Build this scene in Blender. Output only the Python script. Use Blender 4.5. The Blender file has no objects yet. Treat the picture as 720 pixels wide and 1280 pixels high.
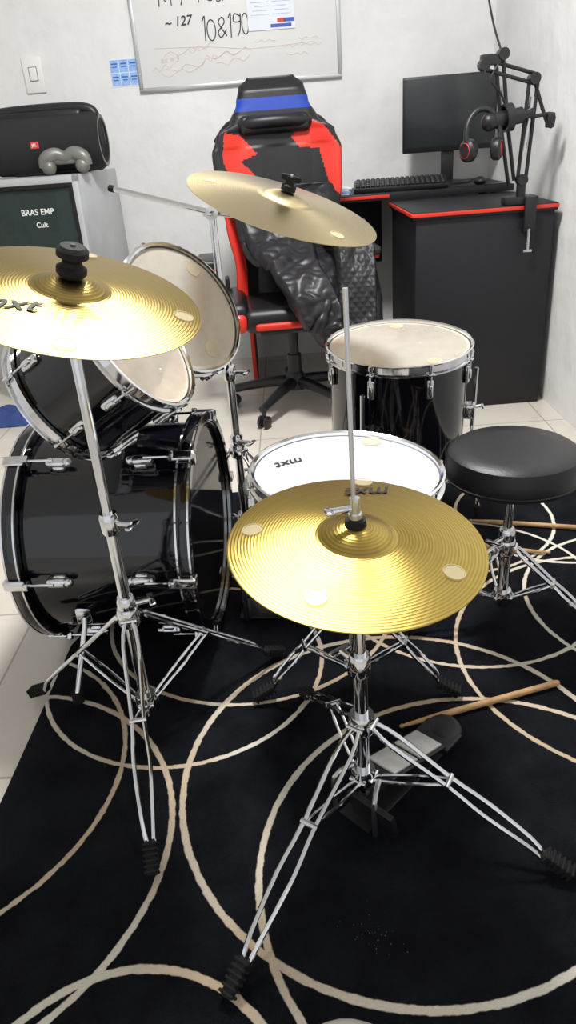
import bpy, bmesh, math, random
from mathutils import Vector, Matrix, noise
random.seed(4)
V = Vector
I4 = Matrix.Identity(4)
sc = bpy.context.scene
col = sc.collection

# ------------------------------------------------------------------ materials
def mat(name, c, rough=.5, metal=0., bump=0., bscale=60., var=0., vscale=8., coat=0., alpha=1., emit=None, estr=1., spec=None):
    m = bpy.data.materials.new(name); m.use_nodes = True
    nt = m.node_tree; N = nt.nodes; L = nt.links
    p = N['Principled BSDF']
    p.inputs['Base Color'].default_value = (*c, 1)
    p.inputs['Roughness'].default_value = rough
    p.inputs['Metallic'].default_value = metal
    p.inputs['Coat Weight'].default_value = coat
    p.inputs['Coat Roughness'].default_value = .03
    p.inputs['Alpha'].default_value = alpha
    if spec is not None: p.inputs['Specular IOR Level'].default_value = spec
    if emit:
        p.inputs['Emission Color'].default_value = (*emit, 1)
        p.inputs['Emission Strength'].default_value = estr
    tc = N.new('ShaderNodeTexCoord')
    if bump:
        n = N.new('ShaderNodeTexNoise'); n.inputs['Scale'].default_value = bscale; n.inputs['Detail'].default_value = 4
        b = N.new('ShaderNodeBump'); b.inputs['Strength'].default_value = bump; b.inputs['Distance'].default_value = .01
        L.new(tc.outputs['Object'], n.inputs['Vector']); L.new(n.outputs['Fac'], b.inputs['Height']); L.new(b.outputs['Normal'], p.inputs['Normal'])
    if var:
        n = N.new('ShaderNodeTexNoise'); n.inputs['Scale'].default_value = vscale; n.inputs['Detail'].default_value = 5
        L.new(tc.outputs['Object'], n.inputs['Vector'])
        r = N.new('ShaderNodeValToRGB')
        r.color_ramp.elements[0].position = .35; r.color_ramp.elements[1].position = .65
        r.color_ramp.elements[0].color = (*[x*(1-var) for x in c], 1)
        r.color_ramp.elements[1].color = (*[min(1, x*(1+var)) for x in c], 1)
        L.new(n.outputs['Fac'], r.inputs['Fac']); L.new(r.outputs['Color'], p.inputs['Base Color'])
    return m

CHROME = mat('chrome', (.76, .77, .79), .09, 1, var=.04)
STEEL = mat('steel_satin', (.62, .62, .63), .3, 1, var=.05)
PLATE = mat('pedal_plate', (.72, .72, .70), .35, .3, var=.08, vscale=40)
GLOSS = mat('black_lacquer', (.004, .004, .007), .08, 0, coat=.5, var=.1)
RUBBER = mat('black_rubber', (.012, .012, .012), .65, bump=.2, bscale=200, spec=.25)
BLACKP = mat('black_plastic', (.010, .010, .012), .4, bump=.1, bscale=300)
DARKIN = mat('dark_interior', (.03, .022, .018), .7, var=.3)
PLY = mat('shell_interior_wood', (.82, .70, .52), .6, var=.12, vscale=20)
WHITEHEAD = mat('coated_drum_head', (.66, .68, .71), .45, bump=.06, bscale=500)
LEATHER = mat('black_leatherette', (.009, .009, .011), .38, bump=.12, bscale=400)
REDL = mat('red_leatherette', (.72, .03, .015), .45, bump=.15, bscale=400)
BLUEB = mat('blue_band', (.008, .045, .36), .5, bump=.1, bscale=400)
JACKET = mat('black_jacket_cloth', (.014, .014, .017), .42, bump=.10, bscale=120, spec=.5)
WOOD = mat('hickory_stick', (.50, .30, .14), .45, var=.2, vscale=30)
DESKM = mat('desk_black_laminate', (.013, .013, .016), .5, bump=.05, bscale=250, spec=.35)
REDEDGE = mat('desk_red_edge', (.70, .04, .02), .4, var=.1)
SILVERP = mat('silver_cabinet', (.52, .53, .55), .35, .3, var=.06)
WHITEP = mat('white_plastic', (.85, .85, .83), .4, var=.03)
PAPER = mat('paper', (.80, .83, .90), .7, var=.04)
PBLUE = mat('printed_blue', (.05, .12, .5), .6, var=.2)
LBLUE = mat('light_blue_note', (.30, .50, .85), .6, var=.15, vscale=60)
PALEB = mat('pale_blue_print', (.50, .60, .80), .6, var=.15, vscale=60)
PRED = mat('printed_red', (.7, .05, .05), .6, var=.1)
INK = mat('marker_ink', (.02, .02, .03), .6, var=.1)
FAINT = mat('faded_marker', (.72, .56, .54), .6, var=.1)
BOARD = mat('whiteboard_surface', (.76, .76, .75), .3, var=.03, vscale=3)
ALU = mat('aluminium_frame', (.6, .61, .62), .35, .9, var=.05)
GREYP = mat('grey_plastic', (.20, .20, .18), .4, .3, var=.2)
JEAN = mat('blue_cloth', (.03, .06, .22), .8, bump=.4)
SCREEN = mat('monitor_screen', (.022, .026, .028), .3, bump=.02, coat=.2)
LOGO = mat('black_print', (.01, .01, .01), .5, var=.1)
CRUMB = mat('crumbs', (.13, .115, .09), .9, var=.3)
STICK = mat('clear_sticker', (.80, .70, .46), .25, alpha=.5, var=.05)

def head_clear(name, a, c=(.9, .87, .81), t_=(.97, .95, .92), rough=.10):
    m = bpy.data.materials.new(name); m.use_nodes = True
    nt = m.node_tree; N = nt.nodes; L = nt.links
    p = N['Principled BSDF']; p.inputs['Base Color'].default_value = (*c, 1); p.inputs['Roughness'].default_value = rough
    t = N.new('ShaderNodeBsdfTransparent'); t.inputs[0].default_value = (*t_, 1)
    n = N.new('ShaderNodeTexNoise'); n.inputs['Scale'].default_value = 12
    mr = N.new('ShaderNodeMapRange'); mr.inputs['To Min'].default_value = a-.05; mr.inputs['To Max'].default_value = a+.05
    x = N.new('ShaderNodeMixShader')
    L.new(n.outputs['Fac'], mr.inputs['Value']); L.new(mr.outputs['Result'], x.inputs[0])
    L.new(t.outputs[0], x.inputs[1]); L.new(p.outputs[0], x.inputs[2])
    L.new(x.outputs[0], N['Material Output'].inputs['Surface'])
    return m
CLEAR = head_clear('clear_drum_head', .38)
BASSCLEAR = head_clear('bass_clear_head', .7, (.012, .012, .014), (.6, .6, .62), .06)
GLASS = head_clear('dark_door_glass', .62, (.03, .05, .045), (.55, .65, .6), .05)

def cymbal_mat(name, c, rough, aniso, bump=.13, dark=.70):
    m = bpy.data.materials.new(name); m.use_nodes = True
    nt = m.node_tree; N = nt.nodes; L = nt.links
    p = N['Principled BSDF']; p.inputs['Metallic'].default_value = 1
    p.inputs['Roughness'].default_value = rough; p.inputs['Anisotropic'].default_value = aniso
    tg = N.new('ShaderNodeTangent'); tg.direction_type = 'RADIAL'; tg.axis = 'Z'
    L.new(tg.outputs[0], p.inputs['Tangent'])
    tc = N.new('ShaderNodeTexCoord')
    mul = N.new('ShaderNodeVectorMath'); mul.operation = 'MULTIPLY'; mul.inputs[1].default_value = (1, 1, 0)
    ln = N.new('ShaderNodeVectorMath'); ln.operation = 'LENGTH'
    L.new(tc.outputs['Object'], mul.inputs[0]); L.new(mul.outputs[0], ln.inputs[0])
    def wave(freq):
        a = N.new('ShaderNodeMath'); a.operation = 'MULTIPLY'; a.inputs[1].default_value = freq
        s = N.new('ShaderNodeMath'); s.operation = 'SINE'
        L.new(ln.outputs['Value'], a.inputs[0]); L.new(a.outputs[0], s.inputs[0]); return s
    s1 = wave(1250); s2 = wave(3700)
    ad = N.new('ShaderNodeMath'); ad.operation = 'MULTIPLY_ADD'; ad.inputs[1].default_value = .5
    L.new(s2.outputs[0], ad.inputs[0]); L.new(s1.outputs[0], ad.inputs[2])
    b = N.new('ShaderNodeBump'); b.inputs['Strength'].default_value = bump; b.inputs['Distance'].default_value = .0008
    L.new(ad.outputs[0], b.inputs['Height']); L.new(b.outputs['Normal'], p.inputs['Normal'])
    # fine lathe-turned tone bands: 1D noise along the radius
    cmb = N.new('ShaderNodeCombineXYZ'); L.new(ln.outputs['Value'], cmb.inputs[0])
    nz = N.new('ShaderNodeTexNoise'); nz.inputs['Scale'].default_value = 190; nz.inputs['Detail'].default_value = 4
    L.new(cmb.outputs[0], nz.inputs['Vector'])
    mix = N.new('ShaderNodeMath'); mix.operation = 'MULTIPLY_ADD'; mix.inputs[1].default_value = .22
    L.new(ad.outputs[0], mix.inputs[0]); L.new(nz.outputs['Fac'], mix.inputs[2])
    r = N.new('ShaderNodeValToRGB')
    r.color_ramp.elements[0].position = .2; r.color_ramp.elements[1].position = .8
    r.color_ramp.elements[0].color = (c[0]*dark, c[1]*dark*.96, c[2]*dark*.85, 1); r.color_ramp.elements[1].color = (*c, 1)
    L.new(mix.outputs[0], r.inputs['Fac']); L.new(r.outputs['Color'], p.inputs['Base Color'])
    return m
BRASS = cymbal_mat('brass_hihat', (.52, .385, .105), .33, .85, .10)
BRASS2 = cymbal_mat('brass_crash', (.53, .395, .135), .33, .8, .10)
BRASS3 = cymbal_mat('brass_pale', (.68, .57, .34), .28, .6, .05, .8)

# ------------------------------------------------------------------ builder
def frame(o, n, xh=(1, 0, 0)):
    z = V(n).normalized(); x = V(xh); x = (x-z*x.dot(z))
    if x.length < 1e-4:
        x = V((0, 1, 0)); x = x-z*x.dot(z)
    x.normalize(); y = z.cross(x)
    M = Matrix((x, y, z)).transposed().to_4x4(); M.translation = V(o); return M

class B:
    def __init__(s): s.v = []; s.f = []; s.m = []; s.mats = []
    def mi(s, m):
        if m not in s.mats: s.mats.append(m)
        return s.mats.index(m)
    def add(s, vs, fs, m, M=I4):
        o = len(s.v); s.v += [M @ V(p) for p in vs]
        k = s.mi(m) if not isinstance(m, list) else None
        for i, f in enumerate(fs):
            s.f.append([o+j for j in f]); s.m.append(k if k is not None else s.mi(m[i]))
    def lathe(s, prof, m, M=I4, seg=48, closed=False):
        vs = []; idx = []
        for r, z in prof:
            if r < 1e-6: idx.append([len(vs)]); vs.append((0, 0, z))
            else:
                idx.append(list(range(len(vs), len(vs)+seg)))
                vs += [(r*math.cos(2*math.pi*k/seg), r*math.sin(2*math.pi*k/seg), z) for k in range(seg)]
        fs = []; n = len(prof)
        for i in range(n if closed else n-1):
            a = idx[i]; b = idx[(i+1) % n]
            for k in range(seg):
                k2 = (k+1) % seg
                if len(a) == 1 and len(b) == 1: continue
                if len(a) == 1: fs.append([a[0], b[k2], b[k]])
                elif len(b) == 1: fs.append([a[k], a[k2], b[0]])
                else: fs.append([a[k], a[k2], b[k2], b[k]])
        s.add(vs, fs, m, M)
    def tube(s, p0, p1, r, m, r1=None, seg=14):
        p0 = V(p0); p1 = V(p1); d = p1-p0; l = d.length
        if r1 is None: r1 = r
        s.lathe([(0, 0), (r, 0), (r1, l), (0, l)], m, frame(p0, d), seg)
    def path(s, pts, r, m, seg=8, sub=0):
        pts = [V(p) for p in pts]
        if sub:
            q = []
            P = [pts[0]]+pts+[pts[-1]]
            for i in range(1, len(P)-2):
                for k in range(sub):
                    t = k/sub; a, b, c, d = P[i-1:i+3]
                    q.append(.5*((2*b)+(-a+c)*t+(2*a-5*b+4*c-d)*t*t+(-a+3*b-3*c+d)*t**3))
            q.append(pts[-1]); pts = q
        n = len(pts); rr = r if callable(r) else (lambda t: r)
        t0 = (pts[1]-pts[0]).normalized(); x = t0.orthogonal().normalized(); vs = []
        for i in range(n):
            t = (pts[min(i+1, n-1)]-pts[max(i-1, 0)]).normalized()
            x = (x-t*x.dot(t)).normalized(); y = t.cross(x)
            R = rr(i/(n-1))
            vs += [pts[i]+(x*math.cos(2*math.pi*k/seg)+y*math.sin(2*math.pi*k/seg))*R for k in range(seg)]
        fs = []
        for i in range(n-1):
            for k in range(seg):
                k2 = (k+1) % seg; fs.append([i*seg+k, i*seg+k2, (i+1)*seg+k2, (i+1)*seg+k])
        fs.append(list(range(seg))[::-1]); fs.append([(n-1)*seg+k for k in range(seg)])
        s.add(vs, fs, m)
    def box(s, size, m, M=I4, bev=.003, segs=2):
        bm = bmesh.new(); bmesh.ops.create_cube(bm, size=1)
        for v in bm.verts: v.co = V((v.co.x*size[0], v.co.y*size[1], v.co.z*size[2]))
        if bev: bmesh.ops.bevel(bm, geom=bm.edges[:], offset=min(bev, min(size)*.45), segments=segs, affect='EDGES', profile=.5)
        bm.verts.index_update()
        s.add([v.co.copy() for v in bm.verts], [[v.index for v in f.verts] for f in bm.faces], m, M); bm.free()
    def cbox(s, c, size, m, bev=.003, rz=0, rx=0, ry=0, segs=2):
        M = Matrix.Translation(V(c)) @ Matrix.Rotation(rz, 4, 'Z') @ Matrix.Rotation(ry, 4, 'Y') @ Matrix.Rotation(rx, 4, 'X')
        s.box(size, m, M, bev, segs)
    def ball(s, c, r, m, seg=20):
        if not hasattr(r, '__len__'): r = (r, r, r)
        pr = [(math.sin(math.pi*i/12), -math.cos(math.pi*i/12)) for i in range(13)]
        pr[0] = (0, -1); pr[-1] = (0, 1)
        M = Matrix.Translation(V(c)) @ Matrix.Diagonal((*r, 1))
        s.lathe(pr, m, M, seg)
    def xform(s, M, start=0):
        s.v[start:] = [M @ p for p in s.v[start:]]
    def finish(s, name, M=None, recenter=True, parent=None, ang=38):
        me = bpy.data.meshes.new(name); off = V((0, 0, 0))
        if M is None and recenter:
            xs = [p.x for p in s.v]; ys = [p.y for p in s.v]; zs = [p.z for p in s.v]
            off = V(((min(xs)+max(xs))/2, (min(ys)+max(ys))/2, min(zs)))
        me.from_pydata([p-off for p in s.v], [], s.f)
        for m in s.mats: me.materials.append(m)
        for p, k in zip(me.polygons, s.m): p.material_index = k
        bm = bmesh.new(); bm.from_mesh(me); bmesh.ops.recalc_face_normals(bm, faces=bm.faces[:]); bm.to_mesh(me); bm.free()
        for p in me.polygons: p.use_smooth = True
        me.set_sharp_from_angle(angle=math.radians(ang))
        o = bpy.data.objects.new(name, me); col.objects.link(o)
        if M is not None: o.matrix_world = M
        else: o.location = off
        if parent: o.parent = parent; o.matrix_parent_inverse = I4
        return o

def text(body, size, M, m, parent=None, name='print', shear=0., ext=.0002):
    c = bpy.data.curves.new(name, 'FONT'); c.body = body; c.size = size; c.extrude = ext
    c.align_x = 'CENTER'; c.align_y = 'CENTER'; c.shear = shear; c.offset = size*.012
    c.materials.append(m)
    o = bpy.data.objects.new(name, c); col.objects.link(o)
    if parent:
        o.parent = parent; o.matrix_local = M
    else: o.matrix_world = M
    return o

def lerp(a, b, t): return V(a)*(1-t)+V(b)*t

# ------------------------------------------------------------------ room
XR = 1.19; YB = 4.2; XL = -2.6; YF = -1.2; ZC = 2.75
def wallmat():
    m = bpy.data.materials.new('painted_plaster'); m.use_nodes = True
    N = m.node_tree.nodes; L = m.node_tree.links; p = N['Principled BSDF']; p.inputs['Roughness'].default_value = .6
    tc = N.new('ShaderNodeTexCoord')
    n1 = N.new('ShaderNodeTexNoise'); n1.inputs['Scale'].default_value = 2.2; n1.inputs['Detail'].default_value = 8; n1.inputs['Roughness'].default_value = .65
    r = N.new('ShaderNodeValToRGB'); r.color_ramp.elements[0].position = .3; r.color_ramp.elements[1].position = .6
    r.color_ramp.elements[0].color = (.75, .745, .735, 1); r.color_ramp.elements[1].color = (.84, .838, .83, 1)
    n2 = N.new('ShaderNodeTexNoise'); n2.inputs['Scale'].default_value = 6; n2.inputs['Detail'].default_value = 6
    b = N.new('ShaderNodeBump'); b.inputs['Strength'].default_value = .4; b.inputs['Distance'].default_value = .03
    L.new(tc.outputs['Object'], n1.inputs['Vector']); L.new(tc.outputs['Object'], n2.inputs['Vector'])
    L.new(n1.outputs['Fac'], r.inputs['Fac']); L.new(r.outputs['Color'], p.inputs['Base Color'])
    L.new(n2.outputs['Fac'], b.inputs['Height']); L.new(b.outputs['Normal'], p.inputs['Normal'])
    return m
WALL = wallmat()
def floormat():
    m = bpy.data.materials.new('polished_tiles'); m.use_nodes = True
    N = m.node_tree.nodes; L = m.node_tree.links; p = N['Principled BSDF']; p.inputs['Roughness'].default_value = .16
    tc = N.new('ShaderNodeTexCoord')
    mp = N.new('ShaderNodeMapping'); mp.inputs['Location'].default_value = (.18, .1, 0); mp.inputs['Rotation'].default_value = (0, 0, .03)
    br = N.new('ShaderNodeTexBrick'); br.offset = 0; br.inputs['Scale'].default_value = 1
    br.inputs['Brick Width'].default_value = .6; br.inputs['Row Height'].default_value = .6; br.inputs['Mortar Size'].default_value = .003
    br.inputs['Color1'].default_value = (.72, .68, .60, 1); br.inputs['Color2'].default_value = (.69, .65, .58, 1); br.inputs['Mortar'].default_value = (.42, .39, .34, 1)
    n = N.new('ShaderNodeTexNoise'); n.inputs['Scale'].default_value = 5; n.inputs['Detail'].default_value = 6; n.inputs['Distortion'].default_value = 1.2
    r = N.new('ShaderNodeValToRGB'); r.color_ramp.elements[0].color = (.86, .83, .8, 1); r.color_ramp.elements[1].color = (1, 1, 1, 1)
    mx = N.new('ShaderNodeMix'); mx.data_type = 'RGBA'; mx.blend_type = 'MULTIPLY'; mx.inputs[0].default_value = 1
    L.new(tc.outputs['Object'], mp.inputs[0]); L.new(mp.outputs[0], br.inputs['Vector']); L.new(tc.outputs['Object'], n.inputs['Vector'])
    L.new(n.outputs['Fac'], r.inputs['Fac']); L.new(br.outputs['Color'], mx.inputs[6]); L.new(r.outputs['Color'], mx.inputs[7])
    L.new(mx.outputs[2], p.inputs['Base Color'])
    return m
def slab(name, lo, hi, m):
    b = B(); c = (V(lo)+V(hi))/2; b.box(V(hi)-V(lo), m, Matrix.Translation(c), 0); o = b.finish(name, recenter=False); return o
slab('floor', (XL-.1, YF, -.1), (XR+.1, YB+.1, 0), floormat())
slab('wall_back', (XL-.1, YB, 0), (XR+.1, YB+.1, ZC), WALL)
slab('wall_right', (XR, YF, 0), (XR+.1, YB, ZC), WALL)
slab('wall_left', (XL-.1, YF, 0), (XL, YB, ZC), WALL)
slab('ceiling', (XL-.1, YF, ZC), (XR+.1, YB+.1, ZC+.1), WALL)

# ------------------------------------------------------------------ rug
def rugmat():
    m = bpy.data.materials.new('shag_rug_rings'); m.use_nodes = True
    N = m.node_tree.nodes; L = m.node_tree.links; p = N['Principled BSDF']; p.inputs['Roughness'].default_value = .95
    p.inputs['Specular IOR Level'].default_value = .1
    tc = N.new('ShaderNodeTexCoord')
    dn = N.new('ShaderNodeTexNoise'); dn.inputs['Scale'].default_value = 60; dn.inputs['Detail'].default_value = 2
    L.new(tc.outputs['Object'], dn.inputs['Vector'])
    rings = [(.19, 1.04, .44, .0075), (-.28, 1.44, .335, .006), (-.12, 1.65, .375, .006), (.32, .82, .42, .007), (-.79, 1.13, .405, .006),
             (-.68, .95, .415, .007), (-.29, .45, .245, .008), (.80, 1.36, .42, .006), (.47, 1.69, .355, .006), (.95, 1.55, .34, .006),
             (.50, 2.08, .34, .006), (.84, 2.05, .3, .006), (.1, 2.25, .35, .006)]
    prev = None
    for cx, cy, r, w in rings:
        s = N.new('ShaderNodeVectorMath'); s.operation = 'DISTANCE'; s.inputs[1].default_value = (cx, cy, 0)
        f = N.new('ShaderNodeVectorMath'); f.operation = 'MULTIPLY'; f.inputs[1].default_value = (1, 1, 0)
        L.new(tc.outputs['Object'], f.inputs[0]); L.new(f.outputs[0], s.inputs[0])
        a = N.new('ShaderNodeMath'); a.operation = 'SUBTRACT'; a.inputs[1].default_value = r
        L.new(s.outputs['Value'], a.inputs[0])
        b = N.new('ShaderNodeMath'); b.operation = 'ABSOLUTE'; L.new(a.outputs[0], b.inputs[0])
        c = N.new('ShaderNodeMath'); c.operation = 'SUBTRACT'; c.inputs[0].default_value = w*.92; L.new(b.outputs[0], c.inputs[1])
        if prev is None: prev = c
        else:
            d = N.new('ShaderNodeMath'); d.operation = 'MAXIMUM'; L.new(prev.outputs[0], d.inputs[0]); L.new(c.outputs[0], d.inputs[1]); prev = d
    ns = N.new('ShaderNodeMath'); ns.operation = 'MULTIPLY_ADD'; ns.inputs[1].default_value = .006; ns.inputs[2].default_value = -.003
    L.new(dn.outputs['Fac'], ns.inputs[0])
    ad = N.new('ShaderNodeMath'); ad.operation = 'ADD'; L.new(prev.outputs[0], ad.inputs[0]); L.new(ns.outputs[0], ad.inputs[1])
    mr = N.new('ShaderNodeMapRange'); mr.inputs['From Min'].default_value = -.0006; mr.inputs['From Max'].default_value = .0012; mr.clamp = True
    L.new(ad.outputs[0], mr.inputs['Value'])
    n2 = N.new('ShaderNodeTexNoise'); n2.inputs['Scale'].default_value = 7; n2.inputs['Detail'].default_value = 8; n2.inputs['Roughness'].default_value = .7
    L.new(tc.outputs['Object'], n2.inputs['Vector'])
    r = N.new('ShaderNodeValToRGB'); r.color_ramp.elements[0].position = .35; r.color_ramp.elements[1].position = .75
    r.color_ramp.elements[0].color = (.0028, .0032, .0046, 1); r.color_ramp.elements[1].color = (.014, .015, .020, 1)
    L.new(n2.outputs['Fac'], r.inputs['Fac'])
    n3 = N.new('ShaderNodeTexNoise'); n3.inputs['Scale'].default_value = 1.6; L.new(tc.outputs['Object'], n3.inputs['Vector'])
    r3 = N.new('ShaderNodeValToRGB'); r3.color_ramp.elements[0].position = .42; r3.color_ramp.elements[1].position = .58
    r3.color_ramp.elements[0].color = (.60, .47, .33, 1); r3.color_ramp.elements[1].color = (.80, .76, .66, 1)
    L.new(n3.outputs['Fac'], r3.inputs['Fac'])
    mx = N.new('ShaderNodeMix'); mx.data_type = 'RGBA'
    L.new(mr.outputs['Result'], mx.inputs[0]); L.new(r.outputs['Color'], mx.inputs[6]); L.new(r3.outputs['Color'], mx.inputs[7])
    L.new(mx.outputs[2], p.inputs['Base Color'])
    nb = N.new('ShaderNodeTexNoise'); nb.inputs['Scale'].default_value = 350; L.new(tc.outputs['Object'], nb.inputs['Vector'])
    hb = N.new('ShaderNodeMath'); hb.operation = 'ADD'; L.new(nb.outputs['Fac'], hb.inputs[0]); L.new(mr.outputs['Result'], hb.inputs[1])
    b = N.new('ShaderNodeBump'); b.inputs['Strength'].default_value = .8; b.inputs['Distance'].default_value = .004
    L.new(hb.outputs[0], b.inputs['Height']); L.new(b.outputs['Normal'], p.inputs['Normal'])
    return m
RUG = rugmat()
def build_rug():
    b = B(); nx = 90; ny = 80; T = .008; top = []
    for j in range(ny+1):
        for i in range(nx+1):
            u = i/nx; v = j/ny
            xl = -.645+.10*v; x = xl+(1.16-xl)*u
            y0 = .555+.05*math.exp(-((x-.02)/.09)**2)
            y = y0+(2.4-y0)*v
            z = T+.001*noise.noise(V((x*4, y*4, 0)))
            edge = min(i, nx-i, j, ny-j)
            if edge == 0: z = .004
            top.append((x, y, z))
    W = nx+1
    fs = [[j*W+i, j*W+i+1, (j+1)*W+i+1, (j+1)*W+i] for j in range(ny) for i in range(nx)]
    n = len(top); vs = top+[(x, y, .0005) for x, y, z in top]
    rim = [i for i in range(nx+1)]+[j*W+nx for j in range(1, ny+1)]+[ny*W+i for i in range(nx-1, -1, -1)]+[j*W for j in range(ny-1, 0, -1)]
    for k in range(len(rim)):
        a = rim[k]; c = rim[(k+1) % len(rim)]; fs.append([a, a+n, c+n, c])
    b.add(vs, fs, RUG); b.finish('area_rug', recenter=False)
build_rug()
RZ = .0095  # top of rug
def build_crumbs():
    b = B()
    for i in range(32):
        x = random.gauss(.08, .026); y = random.gauss(.715, .018); r = random.uniform(.0005, .0010)
        b.ball((x, y, RZ+r*.4), (r, r*random.uniform(.6, 1.6), r*.6), CRUMB, 6)
    b.finish('crumbs')
build_crumbs()

# ------------------------------------------------------------------ drum parts
def lug(b, M, l=.045):
    b.box((.013, .02, l), CHROME, M @ Matrix.Translation((.005, 0, 0)), .006, 3)
    b.box((.016, .012, l*.55), CHROME, M @ Matrix.Translation((.009, 0, 0)), .005, 3)
def drum(name, top, n, R, D, nl, head, bottom_head=WHITEHEAD, inner=PLY, lugz=None, a0=0., xh=(1, 0, 0), stickers=(), lugl=.045):
    b = B(); M = frame(top, n, xh)
    b.lathe([(R, -D), (R, 0)], GLOSS, seg=72)
    b.lathe([(R-.007, -D), (R-.007, 0)], inner, seg=72)
    b.lathe([(R-.007, 0), (R, 0)], inner, seg=72)
    for zz, s, hm in ((0, 1, head), (-D, -1, bottom_head)):
        b.lathe([(0, zz+s*.002), (R*.97, zz+s*.002), (R+.001, zz+s*.0005), (R+.003, zz-s*.006)], hm, seg=72)
        pr = [(R+.003, -.020), (R+.013, -.020), (R+.013, -.016), (R+.007, -.013), (R+.006, .004), (R+.0115, .006), (R+.012, .009), (R+.008, .0105), (R+.003, .008)]
        b.lathe([(r, zz+s*z) for r, z in pr], CHROME, seg=96, closed=True)
    for k in range(nl):
        a = a0+2*math.pi*k/nl; Rm = Matrix.Rotation(a, 4, 'Z')
        for zz, s in ((0, 1), (-D, -1)):
            zl = zz-s*(lugz if lugz else .07)
            lug(b, Rm @ Matrix.Translation((R, 0, zl)), lugl)
            p = Rm @ V((R+.012, 0, zl)); q = Rm @ V((R+.012, 0, zz-s*.004))
            b.tube(p, q, .0028, CHROME, seg=8); b.tube(Rm @ V((R+.012, 0, zz-s*.004)), Rm @ V((R+.012, 0, zz+s*.008)), .0048, CHROME, seg=8)
            b.box((.012, .02, .006), CHROME, Rm @ Matrix.Translation((R+.013, 0, zz-s*.017)), .002)
            b.ball(Rm @ V((R-.010, 0, zl)), .007, STEEL, 8)
    for x, y in stickers:
        b.lathe([(0, .0035), (.019, .0035), (.021, .0045), (.022, .0025)], STICK, Matrix.Translation((x*R, y*R, 0)), 24)
    return b, M

# floor tom
b, M = drum('floor_tom', (.352, 2.055, .592), (.01, -.075, 1), .197, .36, 8, CLEAR, lugz=.06, a0=.25, stickers=((.1, .78), (.35, -.8)), lugl=.055)
for a in (-10, 115, 235):
    Rm = Matrix.Rotation(math.radians(a), 4, 'Z')
    b.box((.03, .035, .05), CHROME, Rm @ Matrix.Translation((.21, 0, -.20)), .006)
    b.tube(Rm @ V((.225, .02, -.20)), Rm @ V((.245, .03, -.20)), .005, CHROME)
    b.box((.006, .03, .012), CHROME, Rm @ Matrix.Translation((.25, .03, -.20)), .003)
    lz = -.568-.075*(.25*math.sin(math.radians(a)))
    b.path([Rm @ V((.222, 0, -.07)), Rm @ V((.222, 0, -.36)), Rm @ V((.235, 0, -.43)), Rm @ V((.262, 0, lz+.03))], .0065, CHROME)
    b.tube(Rm @ V((.258, 0, lz+.035)), Rm @ V((.264, 0, lz)), .013, RUBBER)
b.finish('floor_tom', M)

# rack toms
tA_top = V((-.217, 1.83, .785)); tA_n = V((.676, -.50, .51)).normalized()
b, MA = drum('rack_tom', tA_top, tA_n, .160, .20, 6, CLEAR, lugz=.06, a0=.2, stickers=((.5, -.55), (.2, .8)))
def tom_arm(b, M, side):
    Mi = M.inverted()
    base = V((-.40, 1.665, .555)); post = V((-.40, 1.665+side*.03, .62))
    c = M @ V((0, 0, -.11)); d = (c-post); tgt = c-d.normalized()*.155
    s = len(b.v)
    b.tube(base, post, .012, CHROME); b.ball(post, .02, CHROME); b.tube(post, tgt, .010, CHROME); b.ball(tgt, (.022, .022, .022), CHROME)
    b.box((.05, .05, .012), CHROME, Matrix.Translation(base), .004)
    b.xform(Mi, s)
tom_arm(b, MA, 1)
b.finish('rack_tom', MA)
tB_top = V((-.279, 1.50, .795)); tB_n = V((.816, -.189, .54)).normalized()
b, MB = drum('rack_tom', tB_top, tB_n, .148, .215, 6, CLEAR, lugz=.06, a0=.55)
tom_arm(b, MB, -1)
b.finish('rack_tom.001', MB)

# snare drum + stand
b, MS = drum('snare_drum', (.117, 1.272, .567), (.05, -.02, 1), .174, .13, 8, WHITEHEAD, lugz=.05, a0=.1, stickers=((.38, .78),))
b.box((.02, .05, .05), CHROME, Matrix.Rotation(math.radians(215), 4, 'Z') @ Matrix.Translation((.186, 0, -.065)), .005)
sn = b.finish('snare_drum', MS)
text('mxt', .037, Matrix.Translation((-.105, .045, .0035)) @ Matrix.Rotation(math.radians(205), 4, 'Z'), LOGO, sn, 'logo', .3)

def foot(b, F, d):
    d = V((d.x, d.y, 0)).normalized(); M = frame(V((F.x, F.y, F.z)), V((0, 0, 1)), d)
    T = Matrix.Rotation(math.radians(26), 4, 'Y')
    b.box((.056, .020, .016), RUBBER, M @ T, .004)
    for k in range(6):
        b.box((.005, .026, .022), RUBBER, M @ T @ Matrix.Translation((-.023+.0092*k, 0, 0)), .002)
def tripod(b, x, y, hub, low, feet, base=RZ, r=.0042, frac=.48):
    for fx, fy in feet:
        F = V((fx, fy, base+.0245)); d = V((fx-x, fy-y, 0)).normalized(); s = V((-d.y, d.x, 0))
        T = V((x, y, hub))+d*.022; Lw = V((x, y, low))+d*.02; mid = lerp(T, F, frac)
        for g in (-1, 1):
            b.path([T+s*g*.007, lerp(T, F, .12)+s*g*.015, mid+s*g*.011, lerp(T, F, .62)+s*g*.015, lerp(T, F, .85)+s*g*.010, F+s*g*.005-d*.02], r, CHROME, 8, 3)
            b.path([Lw+s*g*.006, lerp(Lw, mid, .5)+s*g*.010, mid+s*g*.007], r*.8, CHROME, 8, 2)
        for p in (mid, T, Lw): b.tube(p-s*.016, p+s*.016, .0055, CHROME, seg=10)
        foot(b, F, d)
    for h in (hub, low):
        b.lathe([(.0, -.02), (.021, -.02), (.023, -.014), (.023, .014), (.021, .02), (0, .02)], CHROME, Matrix.Translation((x, y, h)), 24)
def wing(b, p, d, l=.03):
    p = V(p); d = V(d).normalized()
    b.tube(p, p+d*.03, .006, CHROME, seg=10)
    M = frame(p+d*.034, d); b.box((l*1.5, .006, .014), CHROME, M, .003)
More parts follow.
